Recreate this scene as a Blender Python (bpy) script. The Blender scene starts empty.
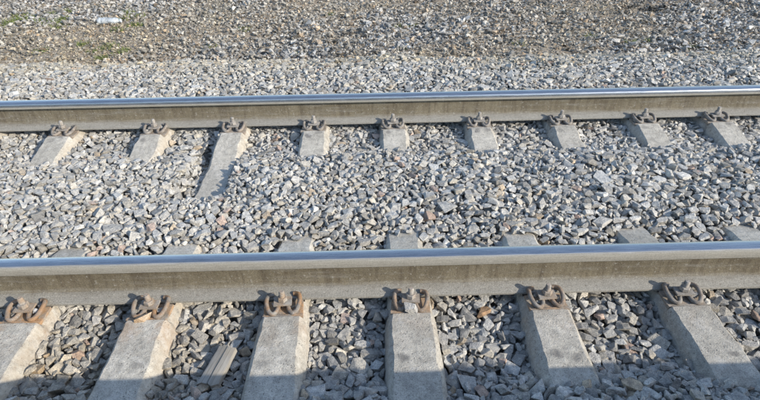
import bpy, bmesh, math, random
import numpy as np
from mathutils import Matrix, Vector

random.seed(7)
rng = np.random.default_rng(11)
S = bpy.context.scene
C = S.collection

# ------------------------------------------------------------------ camera
# world: X along the rails, Y across the track (0 = centre of the rail on the
# platform side), Z up (0 = underside of the rails)
CAM = np.array([-0.0702, -1.645, 1.5979])
PITCH, YAW, ROLL = 0.6108, 0.0144, -0.0150
fwd = np.array([math.sin(YAW) * math.cos(PITCH), math.cos(YAW) * math.cos(PITCH), -math.sin(PITCH)])
rgt = np.array([math.cos(YAW), -math.sin(YAW), 0.0])
upv = np.cross(rgt, fwd)
r2 = rgt * math.cos(ROLL) + upv * math.sin(ROLL)
u2 = -rgt * math.sin(ROLL) + upv * math.cos(ROLL)
F760 = 528.4
cam_d = bpy.data.cameras.new('camera')
cam_d.sensor_width = 36.0
cam_d.lens = F760 / 760 * 36.0
cam_d.clip_start, cam_d.clip_end = 0.05, 800
cam = bpy.data.objects.new('camera', cam_d)
C.objects.link(cam)
M4 = Matrix.Identity(4)
for i in range(3):
    M4[i][0], M4[i][1], M4[i][2], M4[i][3] = r2[i], u2[i], -fwd[i], CAM[i]
cam.matrix_world = M4
S.camera = cam


def ray(u, v, z):
    """point on the level z that a pixel of the 760x400 photograph looks at"""
    d = fwd + (u - 380) / F760 * r2 - (v - 200) / F760 * u2
    return CAM + d * ((z - CAM[2]) / d[2])


# ------------------------------------------------------------------ light
SUN_EL, SUN_AZ = math.radians(26.5), math.radians(122)      # azimuth from +Y towards +X
world = bpy.data.worlds.new('World')
S.world = world
world.use_nodes = True
wt = world.node_tree
bgn = wt.nodes['Background']
sky = wt.nodes.new('ShaderNodeTexSky')
sky.sky_type = 'NISHITA'
sky.sun_disc = False
sky.sun_elevation = SUN_EL
sky.sun_rotation = SUN_AZ
sky.air_density, sky.dust_density, sky.ozone_density = 1.0, 0.6, 1.0
wt.links.new(sky.outputs[0], bgn.inputs[0])
bgn.inputs[1].default_value = 0.15
sl = bpy.data.lights.new('sun', 'SUN')
sl.energy = 3.05
sl.angle = math.radians(0.53)
sl.color = (1.0, 0.92, 0.80)
sun = bpy.data.objects.new('sun', sl)
C.objects.link(sun)
sdir = Vector((math.sin(SUN_AZ) * math.cos(SUN_EL), math.cos(SUN_AZ) * math.cos(SUN_EL), math.sin(SUN_EL)))
sun.rotation_euler = sdir.to_track_quat('Z', 'Y').to_euler()
sun.location = (4, -4, 6)
vs = S.view_settings
vs.view_transform, vs.look = 'Standard', 'None'
vs.exposure, vs.gamma = 0.90, 1.0
vs.use_curve_mapping = False

# ------------------------------------------------------------------ helpers
def tag(o, label=None, cat=None, group=None, kind=None):
    if label: o['label'] = label
    if cat: o['category'] = cat
    if group: o['group'] = group
    if kind: o['kind'] = kind
    return o


def link(name, me, mat=None, parent=None):
    o = bpy.data.objects.new(name, me)
    C.objects.link(o)
    if mat is not None and me is not None and not me.materials:
        me.materials.append(mat)
    if parent is not None:
        o.parent = parent
    return o


def empty(name, loc, rz=0.0):
    o = bpy.data.objects.new(name, None)
    C.objects.link(o)
    o.location = loc
    o.rotation_euler = (0, 0, rz)
    o.empty_display_size = 0.05
    return o


def copy_tree(o, parent=None):
    c = o.copy()
    C.objects.link(c)
    c.parent = parent
    for ch in list(o.children):
        copy_tree(ch, c)
    return c


def bm_mesh(bm, name, smooth=None):
    me = bpy.data.meshes.new(name)
    bmesh.ops.recalc_face_normals(bm, faces=bm.faces)
    bm.to_mesh(me)
    bm.free()
    if smooth is not None:
        me.shade_smooth()
        me.set_sharp_from_angle(angle=math.radians(smooth))
    return me


def np_mesh(name, V, T, col=None):
    me = bpy.data.meshes.new(name)
    me.vertices.add(len(V))
    me.vertices.foreach_set('co', np.asarray(V, np.float32).ravel())
    n = len(T)
    k = T.shape[1]
    me.loops.add(n * k)
    me.loops.foreach_set('vertex_index', T.astype(np.int32).ravel())
    me.polygons.add(n)
    me.polygons.foreach_set('loop_start', np.arange(0, n * k, k, dtype=np.int32))
    me.update(calc_edges=True)
    me.shade_flat()
    if col is not None:
        a = me.attributes.new('stone_colour', 'FLOAT_COLOR', 'POINT')
        c4 = np.ones((len(V), 4), np.float32)
        c4[:, :3] = col
        a.data.foreach_set('color', c4.ravel())
    return me


def box(bm, x0, x1, y0, y1, z0, z1):
    v = [bm.verts.new((x, y, z)) for x in (x0, x1) for y in (y0, y1) for z in (z0, z1)]
    for f in ((0, 1, 3, 2), (4, 6, 7, 5), (0, 4, 5, 1), (2, 3, 7, 6), (0, 2, 6, 4), (1, 5, 7, 3)):
        bm.faces.new([v[i] for i in f])
    return v


def tube(bm, pts, rads, n=8, cap=True):
    pts = [Vector(p) for p in pts]
    if not hasattr(rads, '__len__'):
        rads = [rads] * len(pts)
    rings = []
    prev = None
    for i, p in enumerate(pts):
        t = (pts[min(i + 1, len(pts) - 1)] - pts[max(i - 1, 0)]).normalized()
        if prev is None:
            a = t.orthogonal().normalized()
        else:
            a = (prev - t * prev.dot(t)).normalized()
        prev = a
        b = t.cross(a)
        rings.append([bm.verts.new(p + (a * math.cos(2 * math.pi * k / n) + b * math.sin(2 * math.pi * k / n)) * rads[i]) for k in range(n)])
    for r0, r1 in zip(rings, rings[1:]):
        for k in range(n):
            bm.faces.new((r0[k], r0[(k + 1) % n], r1[(k + 1) % n], r1[k]))
    if cap:
        bm.faces.new(rings[0][::-1])
        bm.faces.new(rings[-1])


def spline(pts, sub=6):
    P = [np.array(p, float) for p in pts]
    P = [2 * P[0] - P[1]] + P + [2 * P[-1] - P[-2]]
    out = []
    for i in range(1, len(P) - 2):
        for k in range(sub):
            t = k / sub
            a, b, c, d = P[i - 1], P[i], P[i + 1], P[i + 2]
            out.append(.5 * ((2 * b) + (c - a) * t + (2 * a - 5 * b + 4 * c - d) * t * t + (3 * b - a - 3 * c + d) * t ** 3))
    out.append(P[-2])
    return out


_tab = rng.random((256, 256))


def vnoise(x, y, s):
    x = np.asarray(x, float) * s + 311.7
    y = np.asarray(y, float) * s + 173.3
    xi, yi = np.floor(x).astype(int), np.floor(y).astype(int)
    fx, fy = x - xi, y - yi
    fx, fy = fx * fx * (3 - 2 * fx), fy * fy * (3 - 2 * fy)
    g = lambda a, b: _tab[a % 256, b % 256]
    return (g(xi, yi) * (1 - fx) * (1 - fy) + g(xi + 1, yi) * fx * (1 - fy) + g(xi, yi + 1) * (1 - fx) * fy + g(xi + 1, yi + 1) * fx * fy) - .5


def sstep(a, b, x):
    t = np.clip((x - a) / (b - a), 0, 1)
    return t * t * (3 - 2 * t)


# ------------------------------------------------------------------ materials
class NT:
    def __init__(s, name):
        s.m = bpy.data.materials.new(name)
        s.m.use_nodes = True
        s.t = s.m.node_tree
        s.b = s.t.nodes['Principled BSDF']

    def n(s, typ, **kw):
        nd = s.t.nodes.new('ShaderNode' + typ)
        for k, v in kw.items():
            setattr(nd, k, v)
        return nd

    def l(s, a, b):
        s.t.links.new(a, b)

    def set(s, nd, **kw):
        for k, v in kw.items():
            inp = nd.inputs[k.replace('_', ' ')] if k.replace('_', ' ') in nd.inputs else nd.inputs[k]
            if hasattr(v, 'is_output'):
                s.l(v, inp)
            else:
                inp.default_value = v
        return nd

    def noise(s, vec, scale, detail=4, rough=.55, dist=0):
        nd = s.n('TexNoise')
        s.l(vec, nd.inputs['Vector'])
        nd.inputs['Scale'].default_value = scale
        nd.inputs['Detail'].default_value = detail
        nd.inputs['Roughness'].default_value = rough
        nd.inputs['Distortion'].default_value = dist
        return nd.outputs['Fac']

    def ramp(s, fac, stops):
        nd = s.n('ValToRGB')
        s.l(fac, nd.inputs[0])
        e = nd.color_ramp.elements
        while len(e) < len(stops):
            e.new(.5)
        for el, (p, c) in zip(e, stops):
            el.position = p
            el.color = c if len(c) == 4 else (*c, 1)
        return nd.outputs[0]

    def val(s, fac, a, b, lo=0., hi=1.):
        nd = s.n('MapRange')
        s.l(fac, nd.inputs[0])
        for i, v in enumerate((a, b, lo, hi)):
            nd.inputs[1 + i].default_value = v
        return nd.outputs[0]

    def math(s, op, a, b=0.):
        nd = s.n('Math', operation=op)
        for i, v in enumerate((a, b)):
            if hasattr(v, 'is_output'):
                s.l(v, nd.inputs[i])
            else:
                nd.inputs[i].default_value = v
        return nd.outputs[0]

    def mix(s, fac, a, b, typ='MIX'):
        nd = s.n('Mix', data_type='RGBA', blend_type=typ)
        for i, v in ((0, fac), (6, a), (7, b)):
            if hasattr(v, 'is_output'):
                s.l(v, nd.inputs[i])
            else:
                nd.inputs[i].default_value = v if i == 0 else (*v, 1)
        return nd.outputs[2]

    def bump(s, h, strength, dist, prev=None):
        nd = s.n('Bump')
        s.l(h, nd.inputs['Height'])
        nd.inputs['Strength'].default_value = strength
        nd.inputs['Distance'].default_value = dist
        if prev is not None:
            s.l(prev, nd.inputs['Normal'])
        return nd.outputs[0]

    def out(s, col=None, rough=None, nrm=None, metal=None, spec=None):
        for key, v in (('Base Color', col), ('Roughness', rough), ('Normal', nrm), ('Metallic', metal), ('Specular IOR Level', spec)):
            if v is None:
                continue
            if hasattr(v, 'is_output'):
                s.l(v, s.b.inputs[key])
            else:
                s.b.inputs[key].default_value = (*v, 1) if isinstance(v, tuple) else v
        return s.m


def stone_mat(name, individual):
    k = NT(name)
    tc = k.n('TexCoord').outputs['Object']
    if individual:
        oi = k.n('ObjectInfo')
        col = oi.outputs['Color']
        off = k.n('VectorMath', operation='ADD')
        k.l(tc, off.inputs[0])
        k.l(oi.outputs['Location'], off.inputs[1])
        tc = off.outputs[0]
    else:
        col = k.n('Attribute', attribute_name='stone_colour').outputs['Color']
    n1 = k.noise(tc, 45, 3, .6)
    n2 = k.noise(tc, 320, 2, .6)
    n3 = k.noise(tc, 18, 2, .5)
    c = k.mix(1.0, col, k.ramp(n1, [(.28, (.60, .61, .64)), (.72, (1.32, 1.30, 1.25))]), 'MULTIPLY')
    c = k.mix(1.0, c, k.ramp(n2, [(.30, (.58, .58, .58)), (.48, (1, 1, 1)), (.70, (1.42, 1.42, 1.40))]), 'MULTIPLY')
    c = k.mix(k.val(n3, .55, .75, 0, .45), c, (.46, .43, .37))
    b = k.bump(k.noise(tc, 85, 4, .7), .8, .011)
    b = k.bump(n2, .7, .0025, b)
    return k.out(c, .88, b, spec=.25)


M_STONE = stone_mat('ballast_stone', False)
M_STONE1 = stone_mat('ballast_stone_single', True)


def concrete_mat():
    k = NT('sleeper_concrete')
    tcn = k.n('TexCoord')
    tc = tcn.outputs['Object']
    oi = k.n('ObjectInfo')
    sep = k.n('SeparateColor')
    k.l(oi.outputs['Color'], sep.inputs[0])
    warm, light = sep.outputs[0], sep.outputs[1]
    off = k.n('VectorMath', operation='ADD')
    k.l(tc, off.inputs[0])
    k.l(oi.outputs['Location'], off.inputs[1])
    p = off.outputs[0]
    big, mid, fine = k.noise(p, 6, 4, .6), k.noise(p, 38, 4, .65), k.noise(p, 260, 2, .6)
    c = k.ramp(big, [(.3, (.315, .297, .258)), (.7, (.46, .435, .382))])
    c = k.mix(1., c, k.ramp(mid, [(.3, (.74, .74, .74)), (.7, (1.2, 1.19, 1.17))]), 'MULTIPLY')
    c = k.mix(1., c, k.ramp(fine, [(.28, (.60, .60, .60)), (.5, (1, 1, 1)), (.75, (1.28, 1.28, 1.28))]), 'MULTIPLY')
    # pits and air holes
    vo = k.n('TexVoronoi')
    k.l(p, vo.inputs['Vector'])
    vo.inputs['Scale'].default_value = 75
    pit = k.val(vo.outputs['Distance'], .12, .22, 1, 0)
    pit = k.math('MULTIPLY', pit, k.val(k.noise(p, 25, 2), .42, .55))
    c = k.mix(k.math('MULTIPLY', pit, .7), c, (.13, .12, .11))
    # sand and rust-coloured dust washed over some sleepers, near the rail seats and flanks
    sx = k.n('SeparateXYZ')
    k.l(tc, sx.inputs[0])
    ay = k.math('ABSOLUTE', sx.outputs[1])
    flank = k.val(k.math('ABSOLUTE', sx.outputs[0]), .062, .088)
    seat = k.val(k.math('ABSOLUTE', k.math('SUBTRACT', ay, .88)), .03, .12, 1, 0)
    sand = k.math('MAXIMUM', k.math('MULTIPLY', flank, .65), k.math('MULTIPLY', seat, .9))
    sand = k.math('MULTIPLY', sand, k.val(k.noise(p, 14, 4, .65), .34, .56))
    sand = k.math('MULTIPLY', sand, warm)
    c = k.mix(sand, c, k.ramp(mid, [(.3, (.34, .285, .215)), (.7, (.46, .41, .335))]))
    # two dark grease spots beside every rail seat
    nz = k.n('TexNoise')
    k.l(p, nz.inputs['Vector'])
    nz.inputs['Scale'].default_value = 11
    ds = k.n('VectorMath', operation='MULTIPLY_ADD')
    k.l(nz.outputs['Color'], ds.inputs[0])
    ds.inputs[1].default_value = (.07, .09, 0)
    k.l(tc, ds.inputs[2])
    sp = None
    for cx, cy, r in ((-.035, -1.185, .024), (.036, -1.195, .02), (-.03, .575, .022), (.03, .60, .019)):
        dd = k.n('VectorMath', operation='DISTANCE')
        k.l(ds.outputs[0], dd.inputs[0])
        dd.inputs[1].default_value = (cx + .035, cy + .045, .0)
        v = k.val(dd.outputs['Value'], r * .75, r * 1.35, 1, 0)
        sp = v if sp is None else k.math('MAXIMUM', sp, v)
    c = k.mix(k.math('MULTIPLY', sp, k.val(k.noise(p, 9, 2), .35, .6, .15, .7)), c, (.12, .115, .11))
    rw = k.math('MULTIPLY', k.val(k.math('ABSOLUTE', k.math('SUBTRACT', ay, 1.0)), .02, .16, 1, 0), k.val(k.noise(p, 11, 5, .7), .44, .62))
    c = k.mix(k.math('MULTIPLY', rw, k.val(warm, 0, 1, .15, .55)), c, (.30, .20, .125))
    c = k.mix(k.val(k.noise(p, 17, 5, .7), .56, .70, 0, .55), c, (.52, .50, .46))
    g = k.n('HueSaturation')
    k.l(c, g.inputs['Color'])
    k.l(k.val(light, 0, 1, .8, 1.25), g.inputs['Value'])
    b = k.bump(mid, .6, .006)
    b = k.bump(fine, .7, .0025, b)
    b = k.bump(k.math('MULTIPLY', pit, -1.), .7, .003, b)
    return k.out(g.outputs[0], .92, b, spec=.2)


M_CONC = concrete_mat()


def rail_mat(name, lo, hi, streak, dust, rough=.8):
    k = NT(name)
    tc = k.n('TexCoord').outputs['Object']
    def mapped(sc):
        mp = k.n('Mapping')
        k.l(tc, mp.inputs[0])
        mp.inputs['Scale'].default_value = sc
        return mp.outputs[0]
    st = k.noise(mapped((1, .3, .10)), 42, 5, .7)
    st2 = k.noise(mapped((1, .3, .16)), 9, 4, .6)
    lg = k.noise(mapped((.10, 1, 1)), 45, 4, .65)
    fi = k.noise(tc, 230, 3, .6)
    sp = k.noise(tc, 70, 3, .7)
    bg = k.noise(tc, 4.5, 5, .65)
    c = k.mix(k.val(bg, .32, .68), lo, hi)
    c = k.mix(k.val(st, .46, .66, 0, .6), c, streak)
    c = k.mix(k.val(st2, .50, .66, 0, .4), c, tuple(q * .8 for q in streak))
    # dust lies thickest on the foot and thins out up the web
    sx = k.n('SeparateXYZ')
    k.l(tc, sx.inputs[0])
    zz = k.math('ADD', sx.outputs[2], k.math('MULTIPLY', k.math('SUBTRACT', k.noise(mapped((.35, 1, 1)), 22, 4, .65), .5), .045))
    c = k.mix(k.val(zz, .020, .042, .85, 0), c, k.mix(k.val(lg, .35, .65), tuple(q * .84 for q in dust), dust))
    c = k.mix(k.val(lg, .52, .74, 0, .5), c, dust)
    c = k.mix(k.val(sp, .60, .72, 0, .7), c, tuple(q * 1.35 for q in dust))
    c = k.mix(k.val(sp, .40, .28, 0, .6), c, (.085, .062, .042))
    c = k.mix(1., c, k.ramp(fi, [(.3, (.68, .68, .68)), (.7, (1.3, 1.3, 1.3))]), 'MULTIPLY')
    b = k.bump(fi, .5, .002)
    b = k.bump(sp, .45, .004, b)
    return k.out(c, rough, b, spec=.3)


M_WEB = rail_mat('rail_web_steel', (.135, .115, .078), (.185, .160, .112), (.078, .060, .041), (.245, .235, .205))
M_FOOT = rail_mat('rail_foot_dusty_steel', (.185, .172, .142), (.235, .22, .187), (.14, .12, .09), (.295, .284, .252))


def rail_head_mat(gauge_sign, name):
    """head: brown-grey sides, bright polished running band and gauge corner"""
    k = NT(name)
    tc = k.n('TexCoord').outputs['Object']
    sx = k.n('SeparateXYZ')
    k.l(tc, sx.inputs[0])
    long_ = k.n('Mapping')
    k.l(tc, long_.inputs[0])
    long_.inputs['Scale'].default_value = (.05, 1, 1)
    lg = k.noise(long_.outputs[0], 190, 4, .7)
    fi = k.noise(tc, 230, 3, .6)
    wob = k.math('MULTIPLY', k.math('SUBTRACT', k.noise(tc, 5, 2), .5), .006)
    y = k.math('ADD', k.math('MULTIPLY', sx.outputs[1], float(gauge_sign)), wob)
    top = k.math('MULTIPLY', k.val(k.math('ADD', y, k.math('MULTIPLY', k.math('SUBTRACT', lg, .5), .010)), -.0290, -.0220), k.val(sx.outputs[2], .150, .155))
    c = k.mix(k.val(lg, .3, .7), (.22, .205, .168), (.30, .285, .245))
    c = k.mix(1., c, k.ramp(fi, [(.3, (.8, .8, .8)), (.7, (1.2, 1.2, 1.2))]), 'MULTIPLY')
    cp = k.mix(k.val(lg, .3, .75), (.36, .365, .375), (.56, .56, .565))
    c = k.mix(top, c, cp)
    r = k.math('ADD', k.math('MULTIPLY', top, -.56), k.val(lg, .25, .75, .76, .95))
    b = k.bump(lg, .12, .0008)
    return k.out(c, r, b, metal=k.math('MULTIPLY', top, .95))


def rust_mat(name, a, b2, c3):
    k = NT(name)
    tc = k.n('TexCoord').outputs['Object']
    oi = k.n('ObjectInfo')
    off = k.n('VectorMath', operation='ADD')
    k.l(tc, off.inputs[0])
    k.l(oi.outputs['Location'], off.inputs[1])
    p = off.outputs[0]
    n, f = k.noise(p, 35, 4, .6), k.noise(p, 240, 3, .6)
    sp = k.n('SeparateColor')
    k.l(oi.outputs['Color'], sp.inputs[0])
    c = k.ramp(n, [(.32, a), (.62, b2)])
    c = k.mix(k.math('MULTIPLY', sp.outputs[0], k.val(k.noise(p, 22, 3), .38, .6)), c, c3)
    c = k.mix(1., c, k.ramp(f, [(.3, (.72, .72, .72)), (.7, (1.25, 1.25, 1.25))]), 'MULTIPLY')
    return k.out(c, .85, k.bump(f, .5, .0015, k.bump(n, .4, .004)), spec=.25)


M_CLIP = rust_mat('dusty_spring_steel', (.13, .119, .106), (.27, .25, .222), (.29, .175, .095))
M_BOLT = rust_mat('dusty_bolt_steel', (.20, .186, .167), (.36, .338, .305), (.32, .24, .17))
M_PLATE = rust_mat('rust_stained_plate', (.20, .178, .15), (.33, .295, .25), (.42, .255, .135))


def simple_noise_mat(name, stops, scale, bump=.4, dist=.01, rough=.9, stretch=(1, 1, 1)):
    k = NT(name)
    mp = k.n('Mapping')
    k.l(k.n('TexCoord').outputs['Object'], mp.inputs[0])
    mp.inputs['Scale'].default_value = stretch
    n = k.noise(mp.outputs[0], scale, 6, .65)
    return k.out(k.ramp(n, stops), rough, k.bump(n, bump, dist), spec=.2)


M_RUBBER = simple_noise_mat('rail_pad_rubber', [(.3, (.03, .03, .03)), (.7, (.06, .055, .05))], 40)
M_BED = simple_noise_mat('ballast_grit', [(.3, (.20, .19, .17)), (.7, (.36, .345, .315))], 90, .8, .02)
M_PLAT = simple_noise_mat('platform_concrete', [(.3, (.32, .31, .29)), (.7, (.42, .40, .37))], 8)


def ground_mat():
    k = NT('gritty_soil')
    tc = k.n('TexCoord').outputs['Object']
    b, f, g = k.noise(tc, 1.3, 5, .6), k.noise(tc, 60, 4, .7), k.noise(tc, 8, 4, .6)
    c = k.mix(k.val(b, .38, .62), (.37, .30, .22), (.33, .295, .24))
    c = k.mix(1., c, k.ramp(f, [(.3, (.55, .55, .55)), (.7, (1.35, 1.33, 1.3))]), 'MULTIPLY')
    c = k.mix(k.val(g, .55, .7, 0, .5), c, (.38, .32, .24))
    return k.out(c, .95, k.bump(f, .9, .02), spec=.15)


M_GROUND = ground_mat()

# ------------------------------------------------------------------ layout
GAUGE = 1.595                                    # between the rail centre lines
SP, X0 = 0.540, -1.5299
OFF = {-1: -.014, 0: .036, 1: .008, 2: .004, 3: -.019, 4: -.001, 5: .011, 6: .013, 7: -.037}
SL = list(range(-3, 10))
SX = {i: X0 + SP * i + OFF.get(i, 0.0) for i in SL}
MID = GAUGE / 2
SEAT = -0.012


def xhalf(y):
    return 1.45 + 0.6 * (y + .5) + .75


def ztop(y):
    """top of a sleeper along its length, y from its middle"""
    a = np.abs(y)
    z = np.interp(a, [0, .28, .60, .615, .630, .960, .975, 1.1, 1.35], [-.055, -.05, .010, .012, SEAT, SEAT, .014, .012, .004])
    return z


def ground_z(x, y):
    return -.17 + .05 * vnoise(x, y, .8) + .02 * vnoise(x, y, 3.1)


def target(x, y):
    """level that the tops of the ballast stones reach"""
    ys = [-1.4, -.85, -.62, -.54, -.40, -.16, -.10, .12, .20, .26, .38, .60, .98, 1.10, 1.22, 1.42, 1.47, 1.70, 1.76, 1.90, 2.45, 2.75, 3.05, 3.2]
    zs = [.02, .02, .014, -.012, -.055, -.055, -.045, -.045, -.045, -.035, -.004, .024, .018, .0, -.035, -.052, -.045, -.045, .02, .05, .03, -.025, -.12, -.17]
    y0 = y
    y = y + sstep(2.0, 2.6, y) * (.28 * vnoise(x, y * .3, 1.1) + .14 * vnoise(x, y, 3.7))
    t = np.interp(y, ys, zs)
    y = y0
    free = 1 - np.maximum(sstep(.22, .10, np.abs(y)), sstep(.2, .1, np.abs(y - GAUGE)))
    t = t + free * (.030 * vnoise(x, y, 1.7) + .020 * vnoise(x, y, 4.3))
    # heap against the sleeper end on the right, and the stretch where one sleeper lies bare
    t = t + .045 * sstep(.35, .6, x) * np.exp(-((y + .60) / .12) ** 2)
    t = t + .030 * sstep(-.35, -.6, x) * np.exp(-((y - .34) / .10) ** 2)
    bx = np.abs(x - (SX[1] - .045))
    bare = sstep(.16, .09, bx) * sstep(.66, .76, y) * sstep(1.42, 1.3, y)
    t = t - .085 * bare
    return t


# ------------------------------------------------------------------ ground, ballast bed, platform
def sheet(name, xs, ys, zf, mat):
    X, Y = np.meshgrid(xs, ys, indexing='ij')
    V = np.stack([X, Y, zf(X, Y)], -1).reshape(-1, 3)
    nx, ny = len(xs), len(ys)
    i = np.arange(nx - 1)[:, None] * ny + np.arange(ny - 1)[None]
    Q = np.stack([i, i + ny, i + ny + 1, i + 1], -1).reshape(-1, 4)
    me = np_mesh(name, V, Q)
    me.shade_smooth()
    return link(name, me, mat)


gx = np.concatenate([[-400, -60, -20, -11], np.arange(-7, 7.01, .12), [11, 20, 60, 400]])
gy = np.concatenate([[-400, -60, -12, -3, 0, 2.2], np.arange(2.5, 7.01, .12), [8, 11, 20, 60, 400]])
ground = tag(sheet('ground', gx, gy, lambda x, y: np.where((y > 2.4), ground_z(x, y), -.35), M_GROUND), kind='structure')
bx_ = np.concatenate([[-15, -11, -8], np.arange(-5.5, 5.51, .06), [8, 11, 15]])
by_ = np.arange(-1.6, 3.3, .05)
ballast = tag(sheet('ballast', bx_, by_, lambda x, y: target(x, y) - .062 - .12 * sstep(2.85, 3.2, y), M_BED), kind='structure')

bm = bmesh.new()
EDGE = -1.045
box(bm, -15, 15, -5.5, EDGE + .02, .45, .55)          # coping slab
box(bm, -15, 15, -5.4, EDGE - .04, -.45, .45)
pm = bm_mesh(bm, 'platform')
tag(link('platform', pm, M_PLAT), kind='structure')

# ------------------------------------------------------------------ rails
HEADP = [(-.0365, .139), (-.0372, .150), (-.0355, .1685), (-.0325, .1735), (-.026, .1765), (-.012, .1795), (0, .180)]
HEADP = HEADP + [(-y, z) for y, z in HEADP[-2::-1]] + [(.012, .1345), (-.012, .1345)]
WEBP = [(-.022, .1375), (-.012, .130), (-.0095, .110), (-.0092, .080), (-.0105, .050), (-.0145, .036), (-.024, .0285)]
WEBP = WEBP + [(-y, z) for y, z in WEBP[::-1]]
FOOTP = [(-.024, .0285), (-.045, .0215), (-.0735, .0125), (-.075, .0105), (-.075, .0015), (-.0735, 0)]
FOOTP = FOOTP + [(-y, z) for y, z in FOOTP[::-1]]
RL = 14.0


def extrude(name, prof, mat, parent, smooth=28):
    bm = bmesh.new()
    xs = np.linspace(-RL, RL, 57)
    rings = [[bm.verts.new((x, y, z)) for y, z in prof] for x in xs]
    n = len(prof)
    for a, b in zip(rings, rings[1:]):
        for k in range(n):
            bm.faces.new((a[k], a[(k + 1) % n], b[(k + 1) % n], b[k]))
    bm.faces.new(rings[0])
    bm.faces.new(rings[-1][::-1])
    return link(name, bm_mesh(bm, name, smooth), mat, parent)


for y0, sgn, lab in ((0.0, 1, 'worn steel rail running past the grey split board'),
                     (GAUGE, -1, 'steel rail with bright gauge edge bordering the brownish weedy gravel')):
    r = empty('rail', (0, y0, 0))
    tag(r, lab, 'rail')
    extrude('head', HEADP, rail_head_mat(sgn, 'rail_head_steel'), r)
    extrude('web', WEBP, M_WEB, r)
    extrude('foot', FOOTP, M_FOOT, r)


# ------------------------------------------------------------------ sleepers
def sleeper_mesh(seed):
    r = np.random.default_rng(seed)
    st = np.unique(np.round(np.concatenate([np.arange(-1.35, 1.351, .018), [-.975, -.972, -.96, -.630, -.627, -.615, .615, .627, .630, .96, .972, .975, -1.4, 1.4, -1.38, 1.38]]), 4))
    V = []
    n1, n2 = r.random(2) * 50
    for y in st:
        z = float(ztop(y))
        a = .5 * float(np.interp(abs(y), [0, .4, .8, 1.35], [.172, .162, .158, .190]))
        jl = .020 * max(0, vnoise(y, n1, 9)) + .009 * vnoise(y, n1, 33) + .012 * max(0, vnoise(y, n1 + 3, 22) - .2)
        jr = .020 * max(0, vnoise(y, n2, 9)) + .009 * vnoise(y, n2, 33) + .012 * max(0, vnoise(y, n2 + 3, 22) - .2)
        ze = .006 * vnoise(y, n1 + 9, 30)
        zb = -.215
        wb = a + .052
        V += [(-wb, y, zb), (-a - .012, y, z - .036), (-a + jl, y, z - .009 + ze), (-a + .010 + jl, y, z), (0, y, z + .0015),
              (a - .010 - jr, y, z), (a - jr, y, z - .009 - ze), (a + .012, y, z - .036), (wb, y, zb)]
    k = 9
    Q = []
    for i in range(len(st) - 1):
        for j in range(k):
            Q.append((i * k + j, i * k + (j + 1) % k, (i + 1) * k + (j + 1) % k, (i + 1) * k + j))
    me = bpy.data.meshes.new('concrete_sleeper')
    me.from_pydata(V, [], Q + [tuple(range(k))[::-1], tuple(range((len(st) - 1) * k, len(st) * k))])
    bm = bmesh.new()
    bm.from_mesh(me)
    bmesh.ops.recalc_face_normals(bm, faces=bm.faces)
    bm.to_mesh(me)
    bm.free()
    me.shade_smooth()
    me.set_sharp_from_angle(angle=math.radians(32))
    return me


SMESH = [sleeper_mesh(s) for s in (3, 5, 8, 13)]
bm = bmesh.new()
box(bm, -.078, .078, -.074, .074, SEAT + .0005, -.0005)
PADM = bm_mesh(bm, 'rail_pad')
WARM = {-3: .9, -2: .9, -1: 1.0, 0: 1.0, 1: .9, 2: .45, 3: .12, 4: .2, 5: .05, 6: .1, 7: .05, 8: .1, 9: .1}
LIGHT = {-1: .6, 0: .6, 1: .78, 2: .62, 3: .55, 4: .6, 5: .42, 6: .5, 7: .5}
SROT = {1: -.003, 5: .015, 4: -.007, 3: -.002}
ORD = ['first', 'second', 'third', 'fourth', 'fifth', 'sixth', 'seventh', 'eighth', 'ninth']
WHICH = {i: ORD[i - 2] + ' from the split board, on the side away from the bare sleeper' for i in SL if i > 1}
WHICH.update({i: ORD[-i] + ' past the bare sleeper, on the side away from the split board' for i in SL if i < 1})
WHICH[1] = 'beside the split board, bare of ballast farther towards mid-track than the others'
for i in SL:
    o = link('concrete_sleeper', SMESH[i % 4], M_CONC)
    o.location = (SX[i], MID, 0)
    o.rotation_euler = (0, 0, SROT.get(i, 0))
    o.color = (WARM[i], LIGHT.get(i, .5), 0, 1)
    tag(o, 'concrete sleeper ' + WHICH[i], 'sleeper', 'concrete sleepers under the two rails')
    for s in (-1, 1):
        p = link('rail_pad', PADM, M_RUBBER, o)
        p.location = (0, s * MID, 0)


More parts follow.
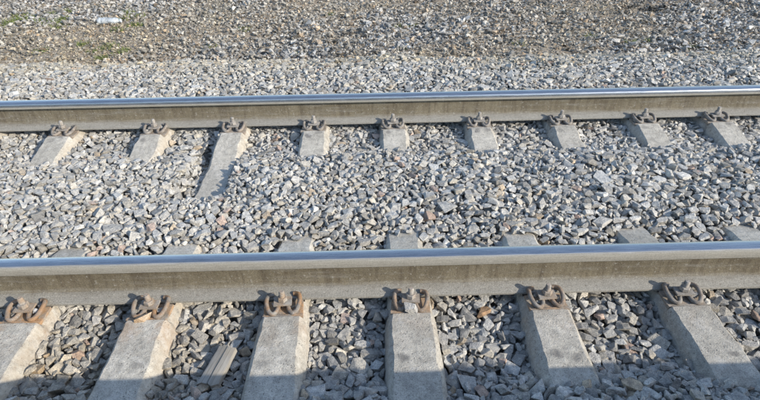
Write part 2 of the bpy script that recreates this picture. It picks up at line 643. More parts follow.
# ------------------------------------------------------------------ rail fastenings
def make_fastening():
    """local: x along the rail, -y away from the rail, z = 0 on the sleeper's rail seat, bolt at the origin"""
    root = empty('rail_fastening', (0, 0, 0))
    bm = bmesh.new()
    w = [(-.080, -.050), (.080, -.050), (.080, .030), (-.080, .030)]
    lo = [bm.verts.new((x, y, .0006)) for x, y in w]
    hi = [bm.verts.new((x * .985, y, z)) for (x, y), z in zip(w, (.0105, .0105, .0135, .0135))]
    bm.faces.new(lo[::-1])
    bm.faces.new(hi)
    for k in range(4):
        bm.faces.new((lo[k], lo[(k + 1) % 4], hi[(k + 1) % 4], hi[k]))
    box(bm, -.0805, .0805, -.064, -.050, .001, .0175)
    link('guide_plate', bm_mesh(bm, 'guide_plate'), M_PLATE, root)
    half = [(0, .026, .036), (.012, .024, .036), (.0195, .010, .033), (.0205, -.010, .027), (.028, -.032, .0225), (.044, -.043, .0225),
            (.060, -.034, .0265), (.0705, -.010, .036), (.0735, .016, .044), (.068, .038, .0435), (.054, .049, .0375), (.043, .050, .0355)]
    path = [(-x, y, z) for x, y, z in half[:0:-1]] + half
    bm = bmesh.new()
    path = [(x * (.92 if abs(x) > .03 else .96), y * 1.05 - .004, .0055 + z * .76) for x, y, z in path]
    tube(bm, spline(path, 4), .0094, 9)
    link('spring_clip', bm_mesh(bm, 'spring_clip', 60), M_CLIP, root)
    bm = bmesh.new()
    v = box(bm, -.036, .036, -.024, .022, .0375, .0455)
    link('washer_plate', bm_mesh(bm, 'washer_plate'), M_BOLT, root)
    bm = bmesh.new()
    tube(bm, [(0, 0, .010), (0, 0, .070), (0, 0, .095), (0, 0, .0975)], [.0105, .0105, .0105, .0085], 10)
    bo = link('bolt', bm_mesh(bm, 'bolt', 40), M_BOLT, root)
    bm = bmesh.new()
    for k in range(8):
        z = .0695 + k * .003
        tube(bm, [(0, 0, z - .0012), (0, 0, z), (0, 0, z + .0012)], [.0106, .0119, .0106], 10)
    link('thread', bm_mesh(bm, 'thread', 30), M_BOLT, bo)
    bm = bmesh.new()
    tube(bm, [(0, 0, .0482), (0, 0, .050), (0, 0, .0655), (0, 0, .0675)], [.0185, .0205, .0205, .018], 6)
    link('nut', bm_mesh(bm, 'nut', 20), M_BOLT, root)
    return root


proto = make_fastening()
BOLT_Y = -.108
FL = {1: 'spring clip fastening with a tan stone lodged in front of its bolt',
      2: 'spring clip fastening caked in orange rust-coloured sand',
      3: 'spring clip fastening with a pale grey stone wedged under its plate'}
first = True
fast = {}
for side, y0 in (('near', 0.0), ('far', GAUGE)):
    for i in SL:
        o = proto if first else copy_tree(proto)
        first = False
        jx = (.006 * math.sin(i * 5.1 + y0), .0)
        o.location = (SX[i] + jx[0] - SROT.get(i, 0) * (y0 - MID), y0 + BOLT_Y, SEAT)
        o.rotation_euler = (0, 0, .07 * math.sin(i * 3.7 + y0 * 2))
        rust = {0: .9, 1: .9, 2: 1.0, 3: .55, 4: .6, 5: .2}.get(i, .35) if side == 'near' else (.2 if i < 2 else .06)
        for ch in o.children_recursive:
            ch.color = (rust, 0, 0, 1)
        wh = 'on the bare sleeper' if i == 1 else 'on the %s sleeper from the split board' % ORD[i - 2] if i > 1 else 'on the %s sleeper past the bare one' % ORD[-i]
        if side == 'near':
            tag(o, FL.get(i, 'spring clip fastening of the split board rail, ' + wh), 'rail fastening', 'fastenings along the split board rail')
        else:
            tag(o, 'spring clip fastening of the weedy gravel rail, ' + wh, 'rail fastening', 'fastenings along the weedy gravel rail')
        fast[side, i] = o

# ------------------------------------------------------------------ stones
NB = 70
bases = []
for s in range(NB):
    dims = np.array([1.0, rng.uniform(.52, .90), rng.uniform(.38, .76)])
    bm = bmesh.new()
    bmesh.ops.create_cube(bm, size=2.0)
    for q in bm.verts:
        q.co = Vector(rng.normal(0, .12, 3)) + q.co
    for c_ in range(int(rng.integers(4, 9))):             # broken off by random cleavage planes
        d = rng.normal(size=3)
        d /= np.linalg.norm(d)
        bmesh.ops.bisect_plane(bm, geom=bm.verts[:] + bm.edges[:] + bm.faces[:], plane_co=Vector(d * rng.uniform(.45, .95)), plane_no=Vector(d), clear_outer=True)
        es = [e for e in bm.edges if e.is_boundary]
        if es:
            bmesh.ops.holes_fill(bm, edges=es, sides=0)
    P_ = np.array([q.co for q in bm.verts])
    bm.free()
    P_ = P_ / np.abs(P_).max() * dims * 1.12 + rng.normal(0, .035, P_.shape)
    bm = bmesh.new()
    for q in P_:
        bm.verts.new(q)
    bmesh.ops.remove_doubles(bm, verts=bm.verts[:], dist=.10)
    res = bmesh.ops.convex_hull(bm, input=bm.verts)
    junk = [g for g in res['geom_interior'] + res['geom_unused'] if isinstance(g, bmesh.types.BMVert) and g.is_valid]
    if junk:
        bmesh.ops.delete(bm, geom=list(set(junk)), context='VERTS')
    bmesh.ops.recalc_face_normals(bm, faces=bm.faces)
    bm.normal_update()
    bm.verts.index_update()
    planes = np.array([(*f.normal, f.normal.dot(f.verts[0].co)) for f in bm.faces])
    V0 = np.array([v.co for v in bm.verts])
    T0 = np.array([[v.index for v in f.verts] for f in bm.faces])
    bmesh.ops.dissolve_limit(bm, angle_limit=math.radians(9), verts=bm.verts[:], edges=bm.edges[:])
    bmesh.ops.bevel(bm, geom=list(bm.edges), offset=rng.uniform(.010, .024), offset_type='OFFSET', segments=1, profile=.5, affect='EDGES', clamp_overlap=True)
    bmesh.ops.triangulate(bm, faces=bm.faces)
    bm.verts.index_update()
    V1 = np.array([v.co for v in bm.verts])
    T1 = np.array([[v.index for v in f.verts] for f in bm.faces])
    bm.free()
    bases.append((V0, T0, V1, T1, planes))


def rot_matrix(r, tilt):
    a = r.uniform(0, 2 * math.pi)
    t = r.normal(0, tilt)
    ax = r.uniform(0, 2 * math.pi)
    u = np.array([math.cos(ax), math.sin(ax), 0])
    K = np.array([[0, -u[2], u[1]], [u[2], 0, -u[0]], [-u[1], u[0], 0]])
    R = np.eye(3) + math.sin(t) * K + (1 - math.cos(t)) * K @ K
    Z = np.array([[math.cos(a), -math.sin(a), 0], [math.sin(a), math.cos(a), 0], [0, 0, 1]])
    return R @ Z


G = .008
kernels = []
for s in range(640):
    b = int(rng.integers(NB))
    V0, T0, V1, T1, P = bases[b]
    R = rot_matrix(rng, .72)
    sz = float(np.clip(rng.lognormal(math.log(.0285), .32), .0125, .052))
    sc = sz
    nn = P[:, :3] @ R.T
    dd = P[:, 3] * sc
    m = int(math.ceil(sz * 1.1 / G))
    g = np.arange(-m, m + 1) * G
    X, Y = np.meshgrid(g, g, indexing='ij')
    up = np.full(X.shape, 1e3)
    lo = np.full(X.shape, -1e3)
    ok = np.ones(X.shape, bool)
    for (a, c, e), d in zip(nn, dd):
        if e > 1e-3:
            up = np.minimum(up, (d - a * X - c * Y) / e)
        elif e < -1e-3:
            lo = np.maximum(lo, (d - a * X - c * Y) / e)
        else:
            ok &= (a * X + c * Y) < d
    ok &= up > lo
    if ok.sum() < 6:
        continue
    kernels.append(dict(b=b, R=R, s=sc, m=m, ok=ok, lo=lo[ok], up=up[ok], n=int(ok.sum()), sz=sz))
ksz = np.array([k['sz'] for k in kernels])
kbig = np.argsort(-ksz)

# height map of what the stones fall onto: grit, sleepers
XA, XB, YA, YB = -5.0, 5.0, -1.0, 3.12
nx, ny = int((XB - XA) / G), int((YB - YA) / G)
gxc = XA + (np.arange(nx) + .5) * G
gyc = YA + (np.arange(ny) + .5) * G
GX, GY = np.meshgrid(gxc, gyc, indexing='ij')
TG = target(GX, GY)
Hm = TG - .055 + .008 * vnoise(GX, GY, 40)
Hm = np.maximum(Hm, ground_z(GX, GY) - .01)
for i in SL:
    yy = GY - MID
    hw = .5 * np.interp(np.abs(yy), [0, .4, .8, 1.35], [.172, .162, .158, .190])
    dx = np.abs(GX - SX[i] + SROT.get(i, 0) * yy)
    zt = ztop(yy)
    zs = np.where(dx < hw, zt, zt - .03 - (dx - hw) * (.18 / .05))
    zs = np.where((np.abs(yy) < 1.402) & (dx < hw + .06), zs, -9)
    Hm = np.maximum(Hm, zs)
# nothing may rise into the rails
CE = np.full(Hm.shape, 9.0)
for y0 in (0, GAUGE):
    CE[np.abs(GY - y0) < .082] = -.004
Hm0 = Hm.copy()

placed = []          # kernel, x, y, z


def try_spot(k, ix, iy):
    m = k['m']
    if ix < m or iy < m or ix >= nx - m or iy >= ny - m:
        return None
    h = Hm[ix - m:ix + m + 1, iy - m:iy + m + 1][k['ok']]
    d = h - k['lo']
    j = int(k['n'] * .90)
    return float(np.partition(d, j)[j])


def put(k, ki, ix, iy, z):
    m = k['m']
    w = Hm[ix - m:ix + m + 1, iy - m:iy + m + 1]
    w[k['ok']] = np.maximum(w[k['ok']], z + k['up'])
    placed.append((ki, ix, iy, z))


rs = random.Random(5)
area = 0
NTRY = 110000
nk = len(kernels)
for a in range(NTRY):
    y = rs.uniform(YA, YB)
    xh = min(xhalf(y), 4.9)
    x = rs.uniform(-xh, xh)
    # large stones first, small ones fill the gaps
    f = a / NTRY
    ki = int(kbig[min(nk - 1, int(nk * rs.betavariate(1.2 + 2.0 * f, 2.6 - 1.4 * f)))])
    if y > .12 and kernels[ki]['sz'] > .031 and rs.random() < .82:
        continue
    k = kernels[ki]
    best = None
    for c in range(5):
        ix = int((x + rs.uniform(-.035, .035) - XA) / G)
        iy = int((y + rs.uniform(-.035, .035) - YA) / G)
        z = try_spot(k, ix, iy)
        if z is not None and (best is None or z < best[0]):
            best = (z, ix, iy)
    if best is None:
        continue
    z, ix, iy = best
    top = z + float(k['up'].max())
    if top > TG[ix, iy] + rs.gauss(.004, .008):
        continue
    m = k['m']
    if (z + k['up'] > CE[ix - m:ix + m + 1, iy - m:iy + m + 1][k['ok']]).any():
        continue
    put(k, ki, ix, iy, z)
# chips and fines that fill the gaps
ntiny = len(kernels)
for s_ in range(160):
    b = int(rng.integers(NB))
    P = bases[b][4]
    R = rot_matrix(rng, .8)
    sz = float(rng.uniform(.008, .014))
    nn, dd = P[:, :3] @ R.T, P[:, 3] * sz
    g = np.arange(-2, 3) * G
    X, Y = np.meshgrid(g, g, indexing='ij')
    up, lo = np.full(X.shape, 1e3), np.full(X.shape, -1e3)
    for (a, c, e), d in zip(nn, dd):
        if e > 1e-3:
            up = np.minimum(up, (d - a * X - c * Y) / e)
        elif e < -1e-3:
            lo = np.maximum(lo, (d - a * X - c * Y) / e)
    ok = up > lo
    if ok.sum() < 3:
        continue
    kernels.append(dict(b=b, R=R, s=sz, m=2, ok=ok, lo=lo[ok], up=up[ok], n=int(ok.sum()), sz=sz))
for a in range(44000):
    y = rs.uniform(YA, YB)
    xh = min(xhalf(y), 4.9)
    ki = rs.randrange(ntiny, len(kernels))
    k = kernels[ki]
    best = None
    x = rs.uniform(-xh, xh)
    for c in range(6):
        ix = int((x + rs.uniform(-.03, .03) - XA) / G)
        iy = int((y + rs.uniform(-.03, .03) - YA) / G)
        z = try_spot(k, ix, iy)
        if z is not None and (best is None or z < best[0]):
            best = (z, ix, iy)
    if best is None or best[0] > TG[best[1], best[2]] - .006:
        continue
    z, ix, iy = best
    if (z + k['up'] > CE[ix - 2:ix + 3, iy - 2:iy + 3][k['ok']]).any():
        continue
    put(k, ki, ix, iy, z)
# grit caught in and around the fastenings
for (sd, i), f in fast.items():
    for q_ in range(rs.randint(5, 9)):
        ki = rs.randrange(ntiny, len(kernels))
        sx_ = rs.choice((-1, 1))
        dx_, dy_ = sx_ * rs.uniform(.030, .058), rs.uniform(-.028, .030)
        if rs.random() < .3:
            dx_, dy_ = rs.uniform(-.075, .075), rs.uniform(-.085, -.068)
        zz = (SEAT + .0125 if dy_ > -.062 else SEAT) - float(kernels[ki]['lo'].min()) * .8
        placed.append((ki, int((f.location.x + dx_ - XA) / G), int((f.location.y + dy_ - YA) / G), zz))
print('placed', len(placed))

# which ones still show, and how large
KI = np.array([p[0] for p in placed])
PX = gxc[[p[1] for p in placed]]
PY = gyc[[p[2] for p in placed]]
PZ = np.array([p[3] for p in placed])
vis = np.zeros(len(placed))
placed = [p for p in placed if 60 < p[1] < nx - 60 or p[0] < ntiny]
for j, (ki, ix, iy, z) in enumerate(placed):
    k = kernels[ki]
    m = k['m']
    w = Hm[ix - m:ix + m + 1, iy - m:iy + m + 1][k['ok']]
    vis[j] = np.mean(z + k['up'] > w - .002) if len(w) == k['n'] else 0
keep = (vis > .015) | (rng.random(len(vis)) < .25)
KI, PX, PY, PZ, vis = KI[keep], PX[keep], PY[keep], PZ[keep], vis[keep]
N = len(KI)


def pick_colours(x, y, r):
    """grey crushed rock with a few warm, brown, pink and dark stones"""
    n = len(x)
    v = np.clip(r.normal(.42, .072, n), .17, .62)
    base = np.stack([v * 1.01, v * .98, v * .915], -1)
    u = r.random(n)
    blue = u < .24
    base[blue] *= np.array([.97, .99, 1.01])
    warm = (u > .70) & (u < .90)
    base[warm] *= np.array([1.01, .97, .90])
    tan = (u > .97) & (u < .988)
    base[tan] *= np.array([1.02, .86, .68])
    pink = u > .988
    base[pink] *= np.array([1.02, .80, .70])
    dark = (u > .90) & (u < .962)
    base[dark] *= .66
    # dustier, sand-tinted stretch on the left outside the rail on the platform side
    dst = sstep(.1, -.2, y) * sstep(-.2, -1.0, x) * np.clip(.5 + 1.6 * vnoise(x, y, 4), 0, 1)
    base = base * (1 - dst[:, None] * np.array([-.02, .06, .18]))
    old = sstep(2.35, 2.85, y + .5 * vnoise(x, y, 1.6)) * r.uniform(.2, 1.2, n)
    base = base * (1 - old[:, None] * np.array([.08, .14, .26]))
    pale = np.exp(-((x + 1.35) / .75) ** 2 - ((y - .72) / .40) ** 2) * np.clip(.7 + 1.2 * vnoise(x, y, 2.6), 0, 1) * r.uniform(.3, 1, n)
    base = base * (1 - .65 * pale[:, None]) + .65 * pale[:, None] * np.array([.52, .50, .455])
    outer = sstep(-.02, -.12, y)                        # older, darker stone outside the rail
    base = base * (1 - outer[:, None] * .05)
    return base


COL = pick_colours(PX, PY, rng)
dep = (np.stack([PX, PY, PZ], -1) - CAM) @ fwd
dlt = np.stack([PX, PY, PZ], -1) - CAM
PU = 380 + F760 * (dlt @ r2) / dep
PV = 200 - F760 * (dlt @ u2) / dep
apx = np.array([kernels[k]['n'] for k in KI]) * G * G * (F760 / dep) ** 2 * vis
hid = ((PY > -.075) & (PY < .27)) | ((PY > 1.53) & (PY < 1.95))
inside = (PU > -5) & (PU < 765) & (PV < 404) & (PV > 60) & ~hid
score = np.where(inside, apx, -1)
order = np.argsort(-score)
single = np.zeros(N, bool)
single[order[:296]] = True


def nearest(u, v, lim=None):
    d = (PU - u) ** 2 + (PV - v) ** 2 + (vis < .5) * 400
    return int(np.argmin(d))


special = {}
j = nearest(483, 309); COL[j] = (.42, .27, .16); special[j] = 'rust-orange stone'
j = nearest(577, 219); COL[j] = (.50, .34, .26); special[j] = 'pinkish tan stone'
j = nearest(347, 322); COL[j] = (.44, .36, .32)
j = nearest(30, 228); COL[j] = (.55, .52, .46)
for j in special:
    single[j] = True

# joined stones
Vs, Ts, Cs = [], [], []
off = 0
fine = (PY < 1.45) & (KI < ntiny)
rest = ~single
for ki in np.unique(KI):
    k = kernels[ki]
    V0, T0, V1, T1, _ = bases[k['b']]
    for det in (False, True):
        idx = np.where((KI == ki) & rest & (fine == det))[0]
        if not len(idx):
            continue
        V, T = (V1, T1) if det else (V0, T0)
        W = (V * k['s']) @ k['R'].T
        P = np.stack([PX[idx], PY[idx], PZ[idx]], -1)
        Vs.append((P[:, None] + W[None]).reshape(-1, 3))
        Ts.append((T[None] + (off + np.arange(len(idx)) * len(V))[:, None, None]).reshape(-1, 3))
        Cs.append(np.repeat(COL[idx], len(V), 0))
        off += len(idx) * len(V)
me = np_mesh('ballast_stones', np.concatenate(Vs), np.concatenate(Ts), np.concatenate(Cs))
tag(link('ballast_stones', me, M_STONE, ballast), kind='stuff')
print('ballast stones', N, 'tris', len(me.polygons))

# the stones that show largest, one by one
kmesh = {}


def kernel_mesh(ki):
    if ki not in kmesh:
        k = kernels[ki]
        V0, T0, V1, T1, _ = bases[k['b']]
        kmesh[ki] = np_mesh('stone', (V1 * k['s']) @ k['R'].T, T1)
        kmesh[ki].materials.append(M_STONE1)
    return kmesh[ki]


for j in np.where(single)[0]:
    o = link('stone', kernel_mesh(int(KI[j])), None, ballast)
    o.location = (PX[j], PY[j], PZ[j])
    o.color = (*COL[j], 1)
    if j in special:
        o['label'] = special[j]

# stones lodged in the fastenings
def lodged(fk, dx, dy, dz, size, col, label, b, flat=.7):
    f = fast[fk]
    V0, T0, V1, T1, _ = bases[b]
    Vx = V1 * size
    me = np_mesh('stone', Vx, T1)
    me.materials.append(M_STONE1)
    o = link('stone', me)
    zmin = Vx[:, 2].min()
    o.location = (f.location.x + dx, f.location.y + dy, dz - zmin)
    o.color = (*col, 1)
    tag(o, label, 'stone')


lodged(('near', 1), -.006, -.060, .001, .031, (.50, .36, .23), 'tan stone lodged in front of a rail bolt', 4)
lodged(('near', 3), -.004, -.052, .006, .026, (.42, .41, .39), 'pale grey stone wedged beside a rail bolt', 9)
lodged(('near', 0), .043, -.006, .006, .014, (.50, .50, .50), 'small pale stone caught inside a clip loop', 12)
lodged(('near', 5), .046, -.008, .006, .017, (.36, .35, .33), 'small grey stone caught inside a clip loop', 17)

# ------------------------------------------------------------------ old gravel beyond the track
n = 56000
gy_ = rng.uniform(2.66, 6.1, n)
gx_ = rng.uniform(-1, 1, n) * (1.45 + .6 * (gy_ + .5) + 1.0)
keepg = rng.random(n) < sstep(2.62, 2.98, gy_ + .25 * vnoise(gx_, gy_, 1.4) + .15 * vnoise(gx_, gy_, 5))
gx_, gy_ = gx_[keepg], gy_[keepg]
n = len(gx_)
patch = vnoise(gx_, gy_, .9) + .6 * vnoise(gx_, gy_, 2.3)
soil = sstep(-1.2, -3.2, gx_) * sstep(4.75, 4.2, gy_) + .9 * np.exp(-((gy_ - 3.05 - .05 * gx_) / .22) ** 2) * sstep(1.5, .3, gx_)
soil = np.clip(soil * .85 + 1.2 * patch + .12, 0, 1)
gsz = np.clip(rng.lognormal(math.log(.0185), .42, n), .007, .050) * (1 - .35 * soil)
drop = rng.random(n) < .0 * soil
gx_, gy_, gsz, soil, patch = [q[~drop] for q in (gx_, gy_, gsz, soil, patch)]
n = len(gx_)
gz_ = np.maximum(ground_z(gx_, gy_), target(gx_, gy_) - .05 - .12 * sstep(2.85, 3.2, gy_)) + gsz * rng.uniform(-.25, 1.15, n)
v = np.clip(rng.normal(.36, .115, n), .11, .66)
gc = np.stack([v, v * .97, v * .91], -1)
u = rng.random(n)
gc[u < .2] *= np.array([.95, .98, 1.03])
gc[u > .92] *= np.array([.95, .80, .66])
gc[(u > .2) & (u < .34)] *= .55
gc *= 1 - soil[:, None] * np.array([.03, .13, .30]) * rng.uniform(.5, 1.25, (n, 1))
oil = np.exp(-((gx_ - ray(648, 9, -.15)[0]) / .30) ** 2 - ((gy_ - ray(648, 9, -.15)[1]) / .13) ** 2) + .8 * np.exp(-((gx_ - ray(352, 33, -.15)[0]) / .12) ** 2 - ((gy_ - ray(352, 33, -.15)[1]) / .06) ** 2)
gc *= 1 - np.clip(oil * 1.2, 0, .75)[:, None] * (rng.random(n) < .85)[:, None]
small = []
for s in range(24):
    r_ = rng.normal(size=(8, 3))
    r_ /= np.linalg.norm(r_, axis=1)[:, None]
    r_ *= np.array([1, rng.uniform(.65, .9), rng.uniform(.5, .75)])
    bm = bmesh.new()
    for q in r_:
        bm.verts.new(q)
    bmesh.ops.convex_hull(bm, input=bm.verts)
    bmesh.ops.recalc_face_normals(bm, faces=bm.faces)
    bm.verts.index_update()
    small.append((np.array([q.co for q in bm.verts]), np.array([[q.index for q in f.verts] for f in bm.faces])))
    bm.free()
Vs, Ts, Cs, off = [], [], [], 0
kind = rng.integers(0, 240, n)
for kk in range(240):
    idx = np.where(kind == kk)[0]
    if not len(idx):
        continue
    V, T = small[kk % 24]
    W = V @ rot_matrix(rng, .5).T
    P = np.stack([gx_[idx], gy_[idx], gz_[idx]], -1)
    Vs.append((P[:, None] + W[None] * gsz[idx][:, None, None]).reshape(-1, 3))
    Ts.append((T[None] + (off + np.arange(len(idx)) * len(V))[:, None, None]).reshape(-1, 3))
    Cs.append(np.repeat(gc[idx], len(V), 0))
    off += len(idx) * len(V)
me = np_mesh('gravel', np.concatenate(Vs), np.concatenate(Ts), np.concatenate(Cs))
tag(link('gravel', me, M_STONE), 'old brownish mixed gravel strewn over soil beyond the track', 'gravel', kind='stuff')
print('gravel', n, 'tris', len(me.polygons))


# ------------------------------------------------------------------ split board on the ballast
def board():
    k = NT('weathered_wood')
    tc = k.n('TexCoord').outputs['Object']
    mp = k.n('Mapping')
    k.l(tc, mp.inputs[0])
    mp.inputs['Scale'].default_value = (1, .06, 1)
    g1, g2 = k.noise(mp.outputs[0], 110, 4, .6), k.noise(tc, 12, 3)
    c = k.ramp(g1, [(.3, (.17, .158, .135)), (.52, (.31, .29, .255)), (.75, (.42, .395, .35))])
    c = k.mix(k.val(g2, .5, .7, 0, .4), c, (.30, .25, .18))
    mat = k.out(c, .9, k.bump(g1, .4, .002), spec=.2)
    bm = bmesh.new()
    L, W_, Hh = .165, .080, .024
    ny_ = 12
    cols = [-.5, -.30, -.035, -.022, -.006, .004, .25, .5]
    r = np.random.default_rng(4)
    ja, jb = r.normal(0, .006, len(cols)), r.normal(0, .004, len(cols))
    top, bot = [], []
    for i in range(ny_ + 1):
        t = i / ny_
        rt, rb = [], []
        for c_, (u_) in enumerate(cols):
            taper = 1 - .22 * t if u_ > 0 else 1 - .05 * t
            x = u_ * W_ * taper + .003 * vnoise(t * 3, c_ * 7, 2)
            y = (t - .5) * L + (ja[c_] if i == ny_ else jb[c_] if i == 0 else 0)
            dz = -.011 if 3 <= c_ <= 4 else 0
            dz += .002 * vnoise(t * 5, c_ * 3.3, 1.5) - (.004 if c_ in (0, 7) else 0) + (.003 if c_ > 4 else 0)
            rt.append(bm.verts.new((x, y, Hh + dz)))
            rb.append(bm.verts.new((x, y, 0)))
        top.append(rt)
        bot.append(rb)
    n_ = len(cols)
    for i in range(ny_):
        for c_ in range(n_ - 1):
            bm.faces.new((top[i][c_], top[i][c_ + 1], top[i + 1][c_ + 1], top[i + 1][c_]))
            bm.faces.new((bot[i][c_], bot[i + 1][c_], bot[i + 1][c_ + 1], bot[i][c_ + 1]))
        bm.faces.new((top[i][0], top[i + 1][0], bot[i + 1][0], bot[i][0]))
        bm.faces.new((top[i][-1], bot[i][-1], bot[i + 1][-1], top[i + 1][-1]))
    for c_ in range(n_ - 1):
        bm.faces.new((top[0][c_], bot[0][c_], bot[0][c_ + 1], top[0][c_ + 1]))
        bm.faces.new((top[-1][c_], top[-1][c_ + 1], bot[-1][c_ + 1], bot[-1][c_]))
    return link('split_board', bm_mesh(bm, 'split_board', 30), mat)


bd = tag(board(), 'short grey weathered board, cracked lengthwise, lying on the ballast between two sleepers', 'board')
p0, p1 = ray(209, 384, -.035), ray(229, 351, -.035)
bc = (p0 + p1) / 2
ang = math.atan2(p1[1] - p0[1], p1[0] - p0[0]) - math.pi / 2


def hm_at(x, y, r):
    ix, iy, m = int((x - XA) / G), int((y - YA) / G), int(r / G)
    return Hm[ix - m:ix + m + 1, iy - m:iy + m + 1]


zb = float(np.percentile(hm_at(bc[0], bc[1], .07), 97))
bd.location = (bc[0], bc[1], zb + .004)
bd.rotation_euler = (.06, -.05, ang)


# ------------------------------------------------------------------ crushed plastic bottle
def bottle():
    k = NT('cloudy_clear_plastic')
    tc = k.n('TexCoord').outputs['Object']
    n_ = k.noise(tc, 28, 3)
    tr = k.n('BsdfTransparent')
    tr.inputs[0].default_value = (.92, .95, .97, 1)
    mx = k.n('MixShader')
    k.out((.62, .65, .66), k.val(n_, .3, .7, .12, .4), k.bump(n_, .5, .01), spec=.7)
    k.l(k.val(n_, .35, .65, .30, .75), mx.inputs[0])
    k.l(tr.outputs[0], mx.inputs[1])
    k.l(k.b.outputs[0], mx.inputs[2])
    k.l(mx.outputs[0], k.t.nodes['Material Output'].inputs[0])
    prof = [(-.160, .010), (-.158, .030), (-.150, .041), (-.11, .042), (-.105, .039), (-.10, .042), (-.05, .042), (-.02, .036), (0, .041), (.04, .042), (.08, .041), (.105, .034), (.125, .022), (.138, .0135), (.150, .0135)]
    bm = bmesh.new()
    n = 20
    rings = []
    for x, r in prof:
        rr = []
        for j in range(n):
            a = 2 * math.pi * j / n
            d = 1 + .30 * float(vnoise(x * 14, a * 1.1, 1)) * (abs(x) < .12)
            y, z = math.cos(a) * r * d * 1.15, math.sin(a) * r * d * .55
            rr.append(bm.verts.new((x, y, z)))
        rings.append(rr)
    for a, b in zip(rings, rings[1:]):
        for j in range(n):
            bm.faces.new((a[j], a[(j + 1) % n], b[(j + 1) % n], b[j]))
    bm.faces.new(rings[0][::-1])
    root = link('plastic_bottle', bm_mesh(bm, 'plastic_bottle', 50), k.m)
    bm = bmesh.new()
    tube(bm, [(.146, 0, 0), (.147, 0, 0), (.163, 0, 0), (.165, 0, 0)], [.0150, .0165, .0165, .014], 14)
    cm = NT('pale_cap_plastic').out((.55, .62, .68), .4)
    link('cap', bm_mesh(bm, 'cap', 40), cm, root)
    return root


bo = bottle()
bo.scale = (.80, 1.0, 1.25)
bo = tag(bo, 'crushed clear plastic bottle lying on the brownish gravel', 'bottle')
q = ray(110, 22, -.13)
bo.location = (q[0], q[1], float(ground_z(q[0], q[1])) + .036)
bo.rotation_euler = (.2, .02, -.02)


# ------------------------------------------------------------------ weeds, twigs
def leaf_mat(name, a, b):
    k = NT(name)
    n_ = k.noise(k.n('TexCoord').outputs['Object'], 30, 3)
    return k.out(k.ramp(n_, [(.3, a), (.7, b)]), .7, spec=.25)


M_GREEN = leaf_mat('weed_green', (.10, .14, .035), (.20, .22, .08))
M_DRY = leaf_mat('dry_straw', (.34, .27, .15), (.48, .40, .24))


def tuft(seed, n, r, h, mat, name, wd=.004):
    g = np.random.default_rng(seed)
    V, Q = [], []
    for _ in range(n):
        a, rr = g.uniform(0, 6.283), r * g.uniform(0, 1) ** .8
        x, y = rr * math.cos(a), rr * math.sin(a)
        b = g.uniform(0, 6.283)
        ln, le = h * g.uniform(.45, 1.1), g.uniform(.2, 1.1)
        dx, dy = math.cos(b), math.sin(b)
        w = wd * g.uniform(.6, 1.3)
        s = len(V)
        for t in (0, .4, .75, 1.0):
            px, py, pz = x + dx * ln * le * t * t, y + dy * ln * le * t * t, ln * t * (1 - .35 * le * t)
            ww = w * (1 - t * .9)
            V += [(px - dy * ww, py + dx * ww, pz), (px + dy * ww, py - dx * ww, pz)]
        for q_ in range(3):
            i = s + 2 * q_
            Q.append((i, i + 1, i + 3, i + 2))
    me = bpy.data.meshes.new(name)
    me.from_pydata(V, [], Q)
    me.materials.append(mat)
    return me


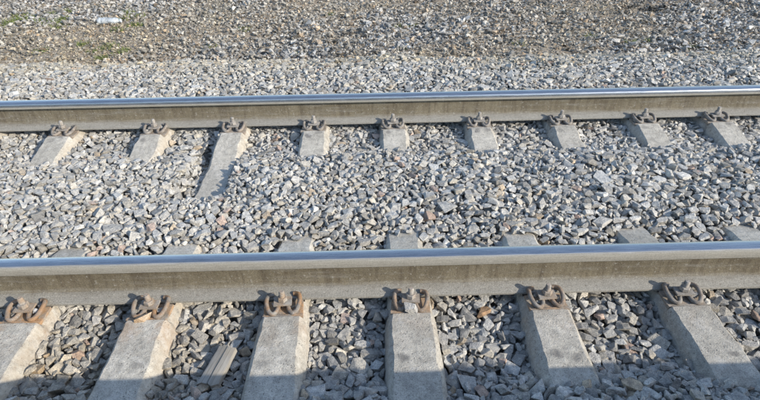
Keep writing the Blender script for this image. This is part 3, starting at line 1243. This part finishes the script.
for j, (u, v_, r, h, cnt) in enumerate(((18, 20, .13, .07, 120), (55, 24, .09, .05, 50), (32, 17, .05, .04, 30), (105, 55, .06, .04, 34), (128, 14, .06, .05, 34), (400, 26, .07, .045, 34), (403, 49, .04, .035, 22), (632, 43, .06, .045, 36), (68, 12, .06, .05, 36), (140, 18, .05, .05, 30), (44, 21, .07, .05, 60), (20, 14, .07, .05, 44), (8, 24, .07, .05, 60), (64, 20, .07, .05, 60), (50, 15, .07, .05, 60), (125, 20, .07, .05, 60), (118, 30, .06, .04, 50), (84, 44, .06, .04, 50), (122, 50, .06, .04, 50), (136, 26, .07, .05, 44), (110, 46, .065, .04, 60), (95, 50, .06, .035, 34), (60, 27, .07, .04, 40), (645, 40, .06, .04, 34), (40, 50, .08, .035, 40), (100, 57, .05, .035, 30), (415, 24, .05, .04, 24), (245, 30, .06, .04, 30), (300, 52, .05, .035, 26), (520, 46, .05, .035, 26), (590, 36, .06, .04, 30), (690, 46, .06, .04, 30), (330, 14, .05, .04, 24), (210, 46, .06, .035, 30))):
    q = ray(u, v_, -.16)
    o = link('weed_tuft', tuft(j + 20, int(cnt * 2.2), r * 1.45, h * 1.1, M_GREEN, 'weed_tuft', .005))
    o.location = (q[0], q[1], float(ground_z(q[0], q[1])) - .004)
    tag(o, 'small sparse green weed tuft growing through the brownish gravel', 'weed', 'green weeds in the gravel')
g = np.random.default_rng(77)
V, Q = [], []
for _ in range(2600):
    y = g.uniform(3.0, 5.4)
    x = g.uniform(-4.9, -1.6) if g.random() < .8 else g.uniform(-2, 4.5)
    if vnoise(x, y, 1.6) < .0:
        continue
    b, ln, w = g.uniform(0, 6.283), g.uniform(.03, .11), g.uniform(.0012, .0025)
    dx, dy = math.cos(b), math.sin(b)
    z = float(ground_z(x, y)) + g.uniform(.008, .022)
    s = len(V)
    for t, zz in ((0, 0), (.5, g.uniform(0, .012)), (1, g.uniform(-.006, .012))):
        V += [(x + dx * ln * t - dy * w, y + dy * ln * t + dx * w, z + zz), (x + dx * ln * t + dy * w, y + dy * ln * t - dx * w, z + zz)]
    Q += [(s, s + 1, s + 3, s + 2), (s + 2, s + 3, s + 5, s + 4)]
me = bpy.data.meshes.new('dry_grass')
me.from_pydata(V, [], Q)
tag(link('dry_grass', me, M_DRY), 'dry straw and grass stalks scattered over the brownish gravel', 'grass', kind='stuff')

M_TWIG = simple_noise_mat('dark_twig_bark', [(.3, (.05, .042, .035)), (.7, (.11, .095, .08))], 60)
for j, (u0, v0, u1, v1, lab) in enumerate(((617, 20, 637, 21.5, 'dark thin stick lying on the gravel beside the dark stained stones'),)):
    a, b = ray(u0, v0, -.14), ray(u1, v1, -.14)
    mid = (a + b) / 2
    hz = float(ground_z(mid[0], mid[1])) + .026
    pts = [a + (b - a) * t for t in np.linspace(0, 1, 6)]
    bm = bmesh.new()
    P = [(p[0] - mid[0], p[1] - mid[1] + .004 * math.sin(i * 2.1), .004 * math.cos(i * 1.7)) for i, p in enumerate(pts)]
    tube(bm, P, [.007, .0065, .006, .0055, .005, .003], 7)
    o = link('stick', bm_mesh(bm, 'stick', 50), M_TWIG)
    o.location = (mid[0], mid[1], hz)
    tag(o, lab, 'stick')
